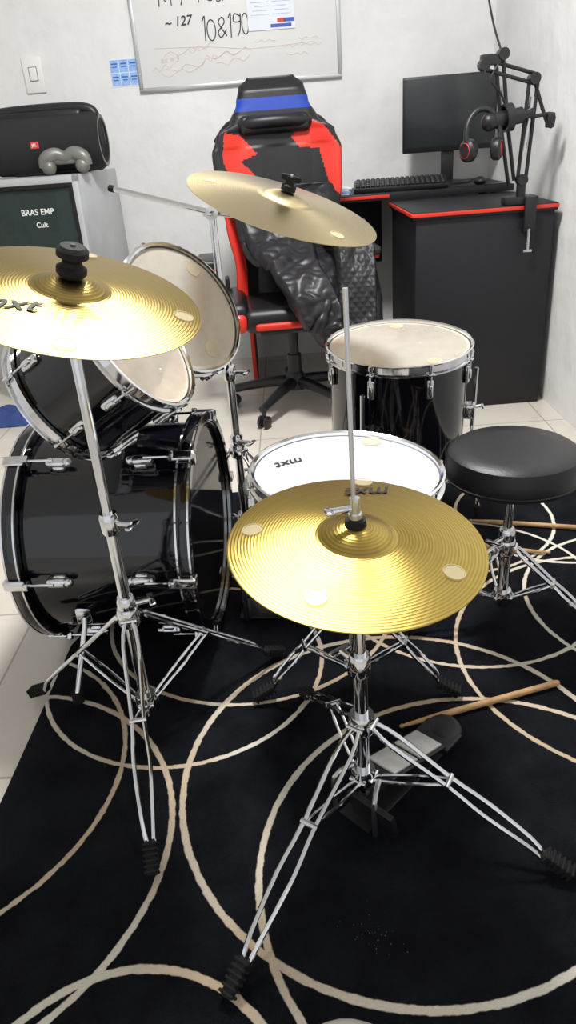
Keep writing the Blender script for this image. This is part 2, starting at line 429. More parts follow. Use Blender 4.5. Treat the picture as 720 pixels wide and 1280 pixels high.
def collar(b, x, y, z, r=.018, d=(1, -.4, 0)):
    b.lathe([(0, -.022), (r, -.022), (r+.003, -.014), (r+.003, .014), (r, .022), (0, .022)], CHROME, Matrix.Translation((x, y, z)), 24)
    wing(b, (x+V(d).normalized().x*r, y+V(d).normalized().y*r, z), d)

b = B(); sx, sy = .125, 1.31
b.tube((sx, sy, .05), (sx, sy, .40), .012, CHROME); tripod(b, sx, sy, .25, .07, [(sx-.21, sy-.03), (sx+.20, sy-.06), (sx+.03, sy+.24)])
collar(b, sx, sy, .30)
for a in (30, 150, 270):
    c, s_ = math.cos(math.radians(a)), math.sin(math.radians(a))
    b.path([(sx, sy, .38), (sx+c*.10, sy+s_*.10, .39), (sx+c*.18, sy+s_*.18, .405)], .007, CHROME, 8, 3)
    b.tube((sx+c*.183, sy+s_*.183, .395), (sx+c*.186, sy+s_*.186, .412), .009, RUBBER)
b.finish('snare_stand')

# ------------------------------------------------------------------ bass drum
ang = math.radians(6.5); bn = V((math.cos(ang), -math.sin(ang), 0))
bc = V((-.40, 1.662, .289)); bR = .254; half = .215
MBs = frame(bc, bn, (0, 0, 1)); b = B()
b.lathe([(bR, -half+.02), (bR, half-.02)], GLOSS, seg=96)
b.lathe([(bR-.008, -half+.02), (bR-.008, half-.02)], DARKIN, seg=96)
b.lathe([(0, half-.014), (bR, half-.014)], BASSCLEAR, seg=96)
b.lathe([(0, -half+.014), (bR, -half+.014)], GLOSS, seg=96)
for s in (1, -1):
    z0 = s*(half-.036); z1 = s*half
    b.lathe([(bR+.004, z0), (bR+.021, z0), (bR+.023, z0+s*.003), (bR+.023, z1-s*.003), (bR+.021, z1), (bR+.004, z1)], GLOSS, seg=96, closed=True)
    for zz in (z0+s*.004, z1-s*.004):
        b.lathe([(bR+.0225, zz-.0022), (bR+.0240, zz-.0022), (bR+.0240, zz+.0022), (bR+.0225, zz+.0022)], CHROME, seg=96, closed=True)
    b.lathe([(bR-.003, s*(half-.012)), (bR+.006, s*(half-.012)), (bR+.006, s*(half-.004)), (bR-.003, s*(half-.004))], CHROME, seg=96, closed=True)
    for k in range(6):
        Rm = Matrix.Rotation(math.radians(30+60*k), 4, 'Z')
        b.box((.010, .026, .05), CHROME, Rm @ Matrix.Translation((bR+.028, 0, s*(half-.020))), .005, 3)
        b.box((.028, .022, .006), CHROME, Rm @ Matrix.Translation((bR+.018, 0, s*(half+.003))), .002)
        b.box((.02, .018, .014), CHROME, Rm @ Matrix.Translation((bR+.028, 0, s*(half-.048))), .004)
        b.tube(Rm @ V((bR+.026, 0, s*(half-.11))), Rm @ V((bR+.026, 0, s*(half-.03))), .0035, CHROME, seg=8)
        b.box((.026, .022, .05), CHROME, Rm @ Matrix.Translation((bR+.013, 0, s*(half-.115))), .008, 3)
        b.box((.016, .030, .03), CHROME, Rm @ Matrix.Translation((bR+.007, 0, s*(half-.12))), .006, 3)
        b.ball(Rm @ V((bR+.016, 0, s*(half-.142))), (.011, .011, .011), CHROME, 12)
st = len(b.v)
for px, py, fx, fy in ((-.50, 1.45, -.52, 1.33), (-.46, 1.885, -.50, 1.99)):
    b.box((.04, .03, .05), CHROME, Matrix.Translation((px, py, .17)), .008)
    b.path([(px, py, .19), (px, py-.02 if fy < py else py+.02, .15), (fx, fy, .03)], .0065, CHROME, 10, 3)
    b.tube((fx, fy, .035), (fx, fy, RZ), .014, RUBBER)
b.xform(MBs.inverted(), st)
b.finish('bass_drum', MBs)

# bass pedal
b = B(); M0 = Matrix.Translation((-.035, 1.63, RZ)) @ Matrix.Rotation(math.radians(-6.5), 4, 'Z')
b.box((.28, .09, .008), BLACKP, M0 @ Matrix.Translation((.03, 0, .006)), .003)
b.box((.22, .075, .006), STEEL, M0 @ Matrix.Translation((.04, 0, .05)) @ Matrix.Rotation(math.radians(14), 4, 'Y'), .003)
for s in (-1, 1): b.tube(M0 @ V((-.09, s*.05, .01)), M0 @ V((-.09, s*.05, .20)), .008, CHROME)
b.tube(M0 @ V((-.09, -.06, .20)), M0 @ V((-.09, .06, .20)), .007, CHROME)
b.tube(M0 @ V((-.09, 0, .20)), M0 @ V((-.045, 0, .36)), .004, CHROME)
b.ball(M0 @ V((-.05, 0, .37)), (.022, .02, .025), WHITEP)
b.tube(M0 @ V((-.085, 0, .19)), M0 @ V((-.05, 0, .09)), .004, STEEL)
b.finish('bass_drum_pedal')

# ------------------------------------------------------------------ cymbals
def cymz(r, R, bow, rb, bh):
    z = bow*(1-(r/R)**1.5)
    if r < rb: z += bh*math.cos(r/rb*math.pi/2)**.75
    return z
def cymbal(name, c, n, R, m, bow=.017, rb=.058, bh=.016, stickers=()):
    b = B(); T = .0013
    rs = [.006+(rb-.006)*i/10 for i in range(11)]+[rb+(R-rb)*i/16 for i in range(1, 17)]
    prof = [(r, cymz(r, R, bow, rb, bh)) for r in rs]
    b.lathe(prof+[(r, z-T) for r, z in prof[::-1]], m, seg=128, closed=True)
    for x, y in stickers:
        rr = math.hypot(x, y)*R; a = math.atan2(y, x); sl = math.atan(1.5*bow/R*(rr/R)**.5)
        Ms = Matrix.Rotation(a, 4, 'Z') @ Matrix.Translation((rr, 0, cymz(rr, R, bow, rb, bh))) @ Matrix.Rotation(sl, 4, 'Y')
        b.lathe([(0, .0012), (.0145, .0012), (.0155, .0026), (.0165, .0026), (.0172, .0006)], STICK, Ms, 28)
    return b.finish(name, frame(c, n))
def cym_text(o, R, x, y, rot, size, bow=.017):
    rr = math.hypot(x, y)*R; a = math.atan2(y, x); sl = math.atan(1.5*bow/R*(rr/R)**.5)
    M = Matrix.Rotation(a, 4, 'Z') @ Matrix.Translation((rr, 0, cymz(rr, R, bow, .05, 0)+.0016)) @ Matrix.Rotation(sl, 4, 'Y') @ Matrix.Rotation(-a+math.radians(rot), 4, 'Z')
    text('mxt', size, M, LOGO, o, 'logo', .35)

hx, hy = .101, .976
hc = V((hx, hy, .577)); hn = V((.065, -.10, 1)).normalized()
o = cymbal('hi_hat_cymbal', hc, hn, .200, BRASS, bow=.022, stickers=((-.80, .20), (.66, -.42), (-.36, -.66), (.17, .92)))
cym_text(o, .200, .20, .72, 185, .048, .022)
lc = V((-.322, 1.215, .940)); ln_ = V((.285, -.165, .94)).normalized()
o = cymbal('crash_cymbal', lc, ln_, .212, BRASS2, stickers=((.12, -.85), (.86, .0), (-.02, .90)))
cym_text(o, .212, -.36, -.44, 4, .055)
mc = V((.048, 1.92, .990)); mn = V((.325, -.165, .925)).normalized()
o = cymbal('crash_cymbal.001', mc, mn, .238, BRASS3, bow=.02, rb=.062, stickers=((.5, -.62), (-.78, .1)))

# hi-hat stand
b = B()
b.tube((hx, hy, .05), (hx, hy, .34), .0125, CHROME); b.tube((hx, hy, .34), (hx, hy, .57), .0105, CHROME)
collar(b, hx, hy, .345, .016, (-.6, .8, 0))
b.tube((hx, hy, .565), (hx, hy, .585), .02, RUBBER)
b.tube((hx, hy, .30), (hx-.004, hy, .965), .0036, STEEL)
Mc = Matrix.Translation((hx, hy, .027))
b.lathe([(0, .580), (.016, .580), (.017, .587), (.016, .596), (0, .596)], RUBBER, Mc, 24)
b.lathe([(0, .596), (.011, .596), (.011, .606), (.008, .606), (.008, .632), (0, .632)], CHROME, Mc, 20)
wing(b, (hx-.006, hy, .642), (-1, -.2, 0), .014)
tripod(b, hx, hy, .215, .085, [(-.133, .655), (.405, .800), (.010, 1.27)], frac=.42)
d = V((.70, .68, 0)).normalized(); s = V((-d.y, d.x, 0)); p0 = V((hx, hy, RZ))
Mp = Matrix((d, s, V((0, 0, 1)))).transposed().to_4x4(); Mp.translation = p0
b.box((.28, .07, .006), BLACKP, Mp @ Matrix.Translation((.09, -.015, .004)), .002)
b.box((.060, .085, .012), BLACKP, Mp @ Matrix.Translation((.225, -.015, .012)), .005)
b.ball(Mp @ V((.25, -.015, .013)), (.036, .040, .010), BLACKP)
b.box((.185, .076, .006), BLACKP, Mp @ Matrix.Translation((.11, -.015, .050)) @ Matrix.Rotation(math.radians(17), 4, 'Y'), .003)
for k in range(2):
    b.box((.078, .062, .005), PLATE, Mp @ Matrix.Translation((.072+k*.083, -.015, .0672-k*.0255)) @ Matrix.Rotation(math.radians(17), 4, 'Y'), .002)
for g in (-1, 1):
    b.path([Mp @ V((-.045, -.015+g*.046, .004)), Mp @ V((-.045, -.015+g*.046, .085)), Mp @ V((-.01, -.015+g*.03, .10))], .005, STEEL, 8, 3)
b.box((.012, .10, .070), BLACKP, Mp @ Matrix.Translation((-.035, -.05, .040)) @ Matrix.Rotation(math.radians(-15), 4, 'Y'), .003)
for k in range(12):
    b.box((.007, .004, .010), CHROME, Mp @ Matrix.Translation((.008, -.004+.004*(k % 2)*2, .02+.0085*k)), .0015)
b.finish('hi_hat_stand')

# crash stand (near left)
cx, cy = -.340, 1.238
b = B()
b.tube((cx, cy, .04), (cx, cy, .52), .0125, CHROME); b.tube((cx, cy, .5), (cx, cy, .897), .0095, CHROME)
collar(b, cx, cy, .515, .016, (.9, -.3, 0)); collar(b, cx, cy, .325, .016, (.9, .3, 0))
tripod(b, cx, cy, .30, .075, [(-.615, 1.350), (-.288, .872), (-.060, 1.425)], frac=.45)
til = V((cx, cy, .897)); b.ball(til, (.017, .017, .014), CHROME); wing(b, til+V((-.01, 0, 0)), (-1, .2, 0), .016)
tip = lc+ln_*.085; b.path([til, lc-ln_*.015, tip], .004, CHROME)
Ml = frame(lc, ln_)
b.lathe([(0, .0), (.018, .0), (.018, .028), (0, .028)], RUBBER, Ml, 24)
b.lathe([(0, .034), (.019, .034), (.024, .040), (.024, .048), (.017, .052), (.015, .058), (.017, .062), (.025, .066), (.025, .076), (.019, .082), (0, .082)], RUBBER, Ml, 28)
b.finish('cymbal_stand')

# boom stand (back)
qx, qy = -.136, 2.05
b = B()
b.tube((qx, qy, .05), (qx, qy, .55), .0125, CHROME); b.tube((qx, qy, .55), (qx, qy, .975), .0095, CHROME)
collar(b, qx, qy, .55, .016, (1, -.2, 0)); collar(b, qx, qy, .34, .016, (.8, -.5, 0))
tripod(b, qx, qy, .31, .08, [(qx+.22, qy-.19), (qx+.02, qy+.29), (qx-.26, qy-.02)])
J = V((qx, qy, .978)); end = mc-mn*.035
tail = V((-.41, 2.16, 1.05))
b.tube(tail, J, .0075, CHROME); b.tube(J, end, .0065, CHROME)
b.tube(tail, tail+(J-tail).normalized()*.015, .009, RUBBER)
b.tube(J-V((0, .025, 0)), J+V((0, .02, 0)), .017, CHROME); wing(b, J-V((0, .025, 0)), (-.2, -1, 0), .016)
b.ball(end, .012, CHROME)
b.tube(end, mc+mn*.075, .004, CHROME)
Mm = frame(mc, mn)
b.lathe([(0, 0.0), (.016, .0), (.016, .030), (0, .030)], RUBBER, Mm, 20)
b.lathe([(0, .038), (.018, .038), (.018, .05), (.011, .053), (.011, .07), (0, .07)], RUBBER, Mm, 20)
b.box((.05, .008, .014), RUBBER, Mm @ Matrix.Translation((0, 0, .066)), .004)
b.finish('boom_cymbal_stand')

# ------------------------------------------------------------------ throne
tx, ty = .525, 1.53; up = .040
b = B(); Mt0 = Matrix.Translation((tx, ty, up))
b.lathe([(0, .362), (.135, .362), (.148, .366), (.152, .378), (.152, .412), (.147, .430), (.135, .438), (.09, .4405), (0, .441)], LEATHER, Mt0, 72)
b.lathe([(.1515, .374), (.154, .376), (.1515, .378)], LEATHER, Mt0, 72)
b.box((.12, .12, .012), BLACKP, Matrix.Translation((tx, ty, .357+up)), .003)
b.tube((tx, ty, .06), (tx, ty, .24), .014, CHROME); b.tube((tx, ty, .2), (tx, ty, .39), .011, CHROME)
collar(b, tx, ty, .245, .017, (-.8, -.6, 0))
tripod(b, tx, ty, .215, .07, [(tx-.235, ty-.05), (tx+.20, ty-.09), (tx+.01, ty+.24)], r=.0052)
b.finish('drum_throne')

# drum sticks
def stick(name, p, q):
    p = V(p); q = V(q); d = (q-p); L = d.length; b = B()
    b.lathe([(0, 0), (.005, .001), (.0072, .008), (.0072, L*.75), (.0038, L-.014), (.0028, L-.011), (.0048, L-.006), (.003, L-.001), (0, L)], WOOD, frame(p, d), 16)
    b.finish(name)
stick('drumstick', (.575, 1.256, RZ+.008), (.200, 1.159, RZ+.008))
stick('drumstick.001', (.90, 1.925, RZ+.008), (.57, 2.03, RZ+.008))
stick('drumstick.002', (.43, 1.90, RZ+.008), (.75, 1.80, RZ+.008))

# ------------------------------------------------------------------ desk
b = B(); HD = .83; HB = .865; yf = 3.09; ym = 3.67
def panel(lo, hi, m=DESKM, bev=.002): b.box(V(hi)-V(lo), m, Matrix.Translation((V(lo)+V(hi))/2), bev)
panel((.585, yf, HD-.028), (1.165, ym, HD))
panel((-.13, ym, HB-.028), (1.165, YB-.005, HB))
panel((.583, yf-.004, HD-.018), (1.167, yf+.001, HD-.004), REDEDGE, .001)
panel((.580, yf, HD-.018), (.586, ym, HD-.004), REDEDGE, .001)
panel((-.132, ym-.004, HB-.018), (.584, ym+.001, HB-.004), REDEDGE, .001)
panel((.60, yf+.012, 0), (1.155, yf+.030, HD-.028))
panel((.60, yf+.03, 0), (.618, ym+.02, HD-.028))
panel((1.137, yf+.03, 0), (1.155, YB-.02, HD-.028))
panel((-.12, ym+.01, 0), (-.102, YB-.02, HB-.028)); panel((-.121, ym+.006, .0), (-.101, ym+.011, HB-.03), REDEDGE, .001)
panel((-.10, ym+.35, HD-.32), (.6, ym+.366, HB-.028))
b.finish('corner_desk')

# monitor
b = B(); Mm = Matrix.Translation((.925, 3.98, 0)) @ Matrix.Rotation(math.radians(-6), 4, 'Z')
Mt = Mm @ Matrix.Translation((0, 0, 1.175)) @ Matrix.Rotation(math.radians(4), 4, 'X')
b.box((.445, .03, .325), BLACKP, Mt, .006); b.box((.425, .004, .295), SCREEN, Mt @ Matrix.Translation((0, -.0145, .008)), .001)
b.box((.28, .03, .2), BLACKP, Mt @ Matrix.Translation((0, .02, 0)), .01)
b.box((.06, .03, .18), BLACKP, Mm @ Matrix.Translation((0, .035, .96)), .005)
b.lathe([(0, 0), (.12, 0), (.12, .008), (.05, .016), (0, .018)], BLACKP, Mm @ Matrix.Translation((0, .02, HB)), 32)
b.finish('computer_monitor')
b = B(); Mk = Matrix.Translation((.66, 3.82, HB)) @ Matrix.Rotation(math.radians(-8), 4, 'Z') @ Matrix.Rotation(math.radians(9), 4, 'X')
b.box((.44, .17, .022), BLACKP, Mk @ Matrix.Translation((0, 0, .026)), .005)
for r in range(5):
    for k in range(18):
        b.box((.019, .021, .009), BLACKP, Mk @ Matrix.Translation((-.2+k*.0235, -.062+r*.030, .041)), .003, 1)
for g in (-1, 1): b.box((.03, .012, .03), BLACKP, Mk @ Matrix.Translation((g*.18, .07, .008)), .002)
b.finish('computer_keyboard')
b = B(); b.cbox((1.03, 3.73, HB+.0025), (.22, .09, .004), BLACKP, .001); b.ball((1.02, 3.73, HB+.02), (.03, .042, .018), BLACKP); b.finish('computer_mouse')
b = B()
for k, (dx, w, m) in enumerate(((0, .17, PAPER), (.005, .16, LBLUE), (-.01, .16, PAPER), (.005, .15, PAPER))):
    b.cbox((.32+dx, 3.86, HB+.004+k*.008), (w, .25, .007), m, .001, rz=.06*k)
b.finish('notebook_stack')

# microphone boom arm (clamped to the desk front edge)
b = B(); bx, by = .985, 3.11
b.cbox((bx+.03, by+.01, HD+.016), (.13, .07, .03), BLACKP, .006)
b.cbox((bx+.06, yf-.018, HD-.03), (.045, .02, .12), BLACKP, .003)
b.cbox((bx+.06, yf-.006, HD-.09), (.045, .035, .014), BLACKP, .003)
b.tube((bx+.06, yf-.022, HD-.17), (bx+.06, yf-.022, HD-.08), .006, STEEL); b.box((.035, .008, .01), STEEL, Matrix.Translation((bx+.06, yf-.022, HD-.172)), .002)
Bp = V((bx+.03, by, .92)); b.tube((bx+.03, by, HD+.02), Bp, .018, BLACKP)
A = V((1.035, 3.11, 1.262)); T = V((.835, 3.07, 1.315)); T2 = V((.905, 3.08, 1.345))
for g in (-.016, .016):
    b.tube(Bp+V((g, 0, 0)), A+V((g, 0, 0)), .0075, BLACKP, seg=8)
    b.tube(A+V((0, 0, g)), T+V((.01, 0, g)), .007, BLACKP, seg=8)
b.tube(Bp+V((0, 0, .1)), A-V((.0, 0, .06)), .010, STEEL, seg=10)
b.path([Bp+V((-.03, 0, 0)), (.94, 3.09, 1.12), (.905, 3.08, 1.345)], .0075, BLACKP)
b.path([Bp+V((-.05, 0, -.02)), (.918, 3.09, 1.10), (.882, 3.08, 1.32)], .0075, BLACKP)
for p in (A, Bp, T, T2): b.tube(V(p)-V((0, .022, 0)), V(p)+V((0, .022, 0)), .020, BLACKP)
b.cbox((.86, 3.08, 1.33), (.07, .035, .035), BLACKP, .004)
b.path([A, (1.10, 3.10, 1.10), (1.115, 3.10, 1.14), (1.03, 3.10, 1.135)], .007, BLACKP, 8, 4)
b.cbox((1.105, 3.10, 1.12), (.03, .03, .05), BLACKP, .005)
b.tube((.86, 3.05, 1.13), (.985, 3.07, 1.145), .028, BLACKP); b.ball((.86, 3.05, 1.13), (.032, .032, .032), BLACKP)
b.tube((.985, 3.07, 1.145), (1.03, 3.09, 1.15), .016, BLACKP)
b.lathe([(.040, -.014), (.048, -.014), (.048, .014), (.040, .014)], BLACKP, frame((.93, 3.06, 1.14), (1, .1, .1)), 24, True)
b.path([(.90, 3.09, 1.36), (.89, 3.2, 1.48), (.95, 3.6, 1.75), (1.08, 4.1, 2.1), (1.12, 4.18, 2.7)], .004, BLACKP, 6, 5)
b.path([(.90, 3.07, 1.33), (.86, 3.06, 1.27), (.90, 3.06, 1.22), (.93, 3.07, 1.16)], .004, BLACKP, 6, 5)
b.finish('microphone_boom_arm')
b = B(); Hc = V((.835, 3.035, 1.085))
pts = [Hc+V((.075*math.cos(a)*.85, .02*math.sin(a), .09*math.sin(a))) for a in [math.radians(x) for x in range(-20, 201, 20)]]
b.path(pts, .010, BLACKP, 10, 2)
for g in (-1, 1):
    Mh = frame(Hc+V((g*.052, 0, -.045)), (g, -.5, 0))
    b.lathe([(.0, -.016), (.034, -.016), (.040, -.008), (.040, .012), (.03, .02), (0, .02)], BLACKP, Mh, 24)
    b.lathe([(.025, .019), (.027, .0205), (.0255, .022)], REDL, Mh, 24)
b.finish('headphones')

# ------------------------------------------------------------------ whiteboard etc on back wall
b = B(); x0, x1, z0, z1 = -.555, .425, 1.38, 2.08
yw = YB-.0004
b.box((x1-x0, .014, z1-z0), BOARD, Matrix.Translation(((x0+x1)/2, yw-.007, (z0+z1)/2)), .001)
for c, sz in ((((x0+x1)/2, yw-.0095, z0), (x1-x0+.02, .018, .02)), (((x0+x1)/2, yw-.0095, z1), (x1-x0+.02, .018, .02)), ((x0, yw-.0095, (z0+z1)/2), (.02, .018, z1-z0)), ((x1, yw-.0095, (z0+z1)/2), (.02, .018, z1-z0))):
    b.cbox(c, sz, ALU, .004)
yb_ = yw-.0148
for k in range(9):
    sx0 = random.uniform(-.5, -.15); sz0 = random.uniform(1.43, 1.53); ln = random.uniform(.06, .22)
    b.path([(sx0+ln*t/6, yb_, sz0+.012*math.sin(t*2.1+k)+.004*t) for t in range(7)], .0011, FAINT, 5, 3)
for k in range(5):
    sx0 = random.uniform(.0, .25); sz0 = random.uniform(1.46, 1.55)
    b.path([(sx0+.1*t/6, yb_, sz0+.006*math.sin(t*2.6+k)) for t in range(7)], .0009, FAINT, 5, 3)
b.path([(-.47, yb_, 1.55), (-.2, yb_, 1.54), (0, yb_, 1.52), (.3, yb_, 1.53)], .0010, FAINT, 5, 4)
def scr(x, z, pts, h=.10, r=.0024): b.path([(x+px*h, yb_-.0005, z+pz*h) for px, pz in pts], r, INK, 6, 4)
def circ(w=.28, hh=.5, n=12): return [(w*math.cos(math.pi/2+2*math.pi*i/n)+w, hh+hh*math.sin(math.pi/2+2*math.pi*i/n)) for i in range(n+1)]
bx0 = -.235; bz0 = 1.565
scr(bx0, bz0, [(.1, .8), (.22, 1.0), (.2, .5), (.18, 0)])
scr(bx0+.03, bz0, circ(.2, .42))
scr(bx0+.078, bz0+.005, [(.5, .1), (.1, .7), (.3, .95), (.4, .7), (.05, .3), (.2, .05), (.5, .4)], .09)
scr(bx0+.135, bz0+.005, [(.0, .8), (.12, 1.0), (.1, .5), (.08, 0)])
scr(bx0+.155, bz0+.01, [(.35, .8), (.1, .9), (.05, .6), (.35, .6), (.38, .9), (.34, .3), (.2, 0)])
scr(bx0+.198, bz0+.015, circ(.16, .42))
for px in ((-.42, 1.715, [(0, 0), (.1, .9), (.35, .2), (.6, .9), (.65, 0)]), (-.33, 1.715, [(0, .8), (.4, .85), (.15, 0)]), (-.25, 1.72, [(0, .8), (.5, .85), (.25, .8), (.2, 0)]), (-.20, 1.72, [(.4, .9), (.38, .1), (.05, .15), (.1, .45), (.38, .4)]), (-.15, 1.72, [(0, .45), (.05, 0), (.3, .1), (.32, .45), (.36, 0)])):
    scr(*px, .09)
wb = b.finish('whiteboard')
Rw = Matrix.Rotation(math.radians(90), 4, 'X')
def walltext(s, x, z, size, m=INK, par=None, rot=0, y=None, nm='writing', sh=.2):
    M = Matrix.Translation((x, yb_-.001 if y is None else y, z)) @ Rw @ Matrix.Rotation(math.radians(rot), 4, 'Z')
    if par: M = par.matrix_world.inverted() @ M
    text(s, size, M, m, par, nm, sh)
bpy.context.view_layer.update()
walltext('~ 127', -.34, 1.65, .055, INK, wb, 3)
walltext('ax = 3', -.40, 1.50, .035, FAINT, wb)
b = B(); yp = yb_-.003
b.box((.225, .002, .32), PAPER, Matrix.Translation((.105, yp, 1.75)), 0)
b.box((.225, .001, .04), PBLUE, Matrix.Translation((.105, yp-.0015, 1.885)), 0)
for k in range(13):
    for g in (0, 1): b.box((.088-.02*((k*7) % 3), .001, .003), PALEB, Matrix.Translation((.052+.104*g, yp-.0015, 1.652+.0165*k)), 0)
b.box((.10, .001, .014), PBLUE, Matrix.Translation((.15, yp-.0015, 1.605)), 0); b.box((.035, .001, .016), PRED, Matrix.Translation((.15, yp-.0015, 1.626)), 0); b.box((.05, .001, .016), PBLUE, Matrix.Translation((.19, yp-.0015, 1.626)), 0)
b.finish('poster')
b = B()
for i in range(3):
    for j in range(2):
        b.box((.042, .001, .052), LBLUE, Matrix.Translation((-.675+.045*i, yw-.0022, 1.435+.056*j)), 0)
        b.box((.03, .001, .006), PBLUE, Matrix.Translation((-.675+.045*i, yw-.003, 1.445+.056*j)), 0)
        b.box((.024, .001, .004), PBLUE, Matrix.Translation((-.675+.045*i, yw-.003, 1.432+.056*j)), 0)
b.box((.14, .001, .118), PAPER, Matrix.Translation((-.63, yw-.001, 1.463)), 0)
b.finish('wall_sticker_sheet')
b = B(); b.box((.095, .012, .15), WHITEP, Matrix.Translation((-1.07, yw-.006, 1.48)), .004)
b.box((.035, .008, .055), WHITEP, Matrix.Translation((-1.07, yw-.014, 1.485)), .003); b.box((.041, .002, .061), GREYP, Matrix.Translation((-1.07, yw-.0125, 1.485)), 0)
b.finish('light_switch')

# ------------------------------------------------------------------ fridge on stand + speaker
Mf = Matrix.Translation((-1.045, 3.885, 0)) @ Matrix.Rotation(math.radians(-9), 4, 'Z')
b = B(); fw, fd, f0, f1 = .56, .50, .40, 1.05; tk = .035
def fb(c, sz, m=SILVERP, bev=.004): b.box(sz, m, Mf @ Matrix.Translation(c), bev)
zc = (f0+f1)/2
fb((-fw/2+tk/2, 0, zc), (tk, fd, f1-f0)); fb((fw/2-tk/2, 0, zc), (tk, fd, f1-f0)); fb((0, 0, f1-tk/2), (fw-.002, fd, tk)); fb((0, 0, f0+tk/2), (fw-.002, fd, tk)); fb((0, fd/2-tk/2, zc), (fw-.002, tk, f1-f0-.002))
yf_ = -fd/2
for c, sz in (((0, yf_-.015, f1-.016), (fw, .03, .032)), ((0, yf_-.015, f0+.03), (fw, .03, .06)), ((-fw/2+.014, yf_-.015, zc), (.028, .03, f1-f0)), ((fw/2-.014, yf_-.015, zc), (.028, .03, f1-f0))):
    fb(c, sz, SILVERP, .005)
for c, sz in (((0, yf_-.022, f1-.040), (fw-.05, .012, .018)), ((-fw/2+.036, yf_-.022, zc), (.018, .012, f1-f0-.09)), ((fw/2-.036, yf_-.022, zc), (.018, .012, f1-f0-.09))):
    fb(c, sz, RUBBER, .002)
fb((0, yf_-.012, zc), (fw-.06, .006, f1-f0-.09), GLASS, .001)
for zs in (.60, .80):
    fb((0, -.01, zs), (fw-2*tk, fd-.08, .006), STEEL, .001)
    for k in range(6):
        x = -.19+k*.075; m = (WHITEP, PBLUE, PRED, GREYP, LBLUE, BLACKP)[(k*5+int(zs*10)) % 6]; h = .09+.03*((k*3) % 3)
        b.lathe([(0, 0), (.026, 0), (.027, h*.65), (.012, h*.85), (.011, h), (0, h)], m, Mf @ Matrix.Translation((x, -.14+.03*(k % 2), zs+.003)), 20)
fr = b.finish('glass_door_mini_fridge')
bpy.context.view_layer.update()
for s_, x, z, sz in (('BRAS EMP', .06, .905, .036), ('Cult', .07, .850, .032)):
    text(s_, sz, fr.matrix_world.inverted() @ Mf @ Matrix.Translation((x, yf_-.0158, z)) @ Rw, WHITEP, fr, 'door_print')
b = B(); b.box((.60, .46, .03), SILVERP, Mf @ Matrix.Translation((0, 0, .3845)), .004)
for gx in (-1, 1):
    for gy in (-1, 1): b.box((.03, .03, .37), SILVERP, Mf @ Matrix.Translation((gx*.28, gy*.2, .185)), .003)
b.finish('appliance_stand')

b = B(); Ms = Matrix.Translation((-.97, 3.79, 1.051)) @ Matrix.Rotation(math.radians(-4), 4, 'Z') @ Matrix.Scale(1.08, 4)
Mx = Ms @ Matrix.Translation((0, 0, .115)) @ Matrix.Rotation(math.radians(90), 4, 'Y') @ Matrix.Diagonal((1, .85, 1, 1))
FAB = mat('speaker_grille', (.010, .010, .012), .6, bump=.6, bscale=500)
b.lathe([(0, -.225), (.075, -.228), (.082, -.245), (.098, -.245), (.112, -.22), (.115, -.15), (.115, .15), (.112, .22), (.098, .245), (.082, .245), (.075, .228), (0, .225)], FAB, Mx, 40)
for s in (-1, 1):
    b.lathe([(.084, s*.2465), (.092, s*.248), (.098, s*.2465)], GREYP, Mx, 40); b.lathe([(0, s*.232), (.05, s*.238), (.072, s*.23)], RUBBER, Mx, 32)
b.path([Ms @ V(p) for p in ((-.235, .0, .10), (-.228, 0, .20), (-.20, 0, .235), (-.1, 0, .245), (.1, 0, .245), (.20, 0, .235), (.228, 0, .20), (.235, 0, .10))], .022, BLACKP, 12, 4)
b.box((.36, .10, .06), BLACKP, Ms @ Matrix.Translation((0, .01, .210)), .02, 3)
b.box((.036, .004, .026), PRED, Ms @ Matrix.Translation((-.02, -.099, .115)), .001)
b.box((.3, .08, .03), BLACKP, Ms @ Matrix.Translation((0, 0, .0152)), .008)
sp = b.finish('portable_speaker')
bpy.context.view_layer.update()
text('JBL', .016, sp.matrix_world.inverted() @ Ms @ Matrix.Translation((-.02, -.1025, .115)) @ Rw, WHITEP, sp, 'badge')
b = B(); Mg = Matrix.Translation((-.865, 3.645, 1.051))
b.path([Mg @ V(p) for p in ((-.095, -.01, .03), (-.085, -.01, .065), (-.04, 0, .082), (0, 0, .070), (.04, 0, .082), (.085, -.01, .065), (.095, -.01, .03))], lambda t: .024+.006*math.sin(t*math.pi*2)**2, GREYP, 14, 5)
for g in (-1, 1): b.ball(Mg @ V((g*.075, -.012, .032)), (.032, .032, .032), GREYP)
b.box((.12, .03, .04), GREYP, Mg @ Matrix.Translation((0, 0, .06)), .014, 3)
b.finish('game_controller')
b = B()
vs = []; n = 16
for j in range(n+1):
    for i in range(n+1):
        x = (i/n-.5)*.26; y = (j/n-.5)*.22; e = max(0, 1-max(abs(i/n-.5), abs(j/n-.5))*2)
        vs.append((-1.30+x, 3.42+y, .004+min(1, e*4)*(.03+.05*abs(noise.noise(V((x*14, y*14, 2)))))))
b.add(vs, [[j*(n+1)+i, j*(n+1)+i+1, (j+1)*(n+1)+i+1, (j+1)*(n+1)+i] for j in range(n) for i in range(n)], JEAN); b.finish('folded_jeans')

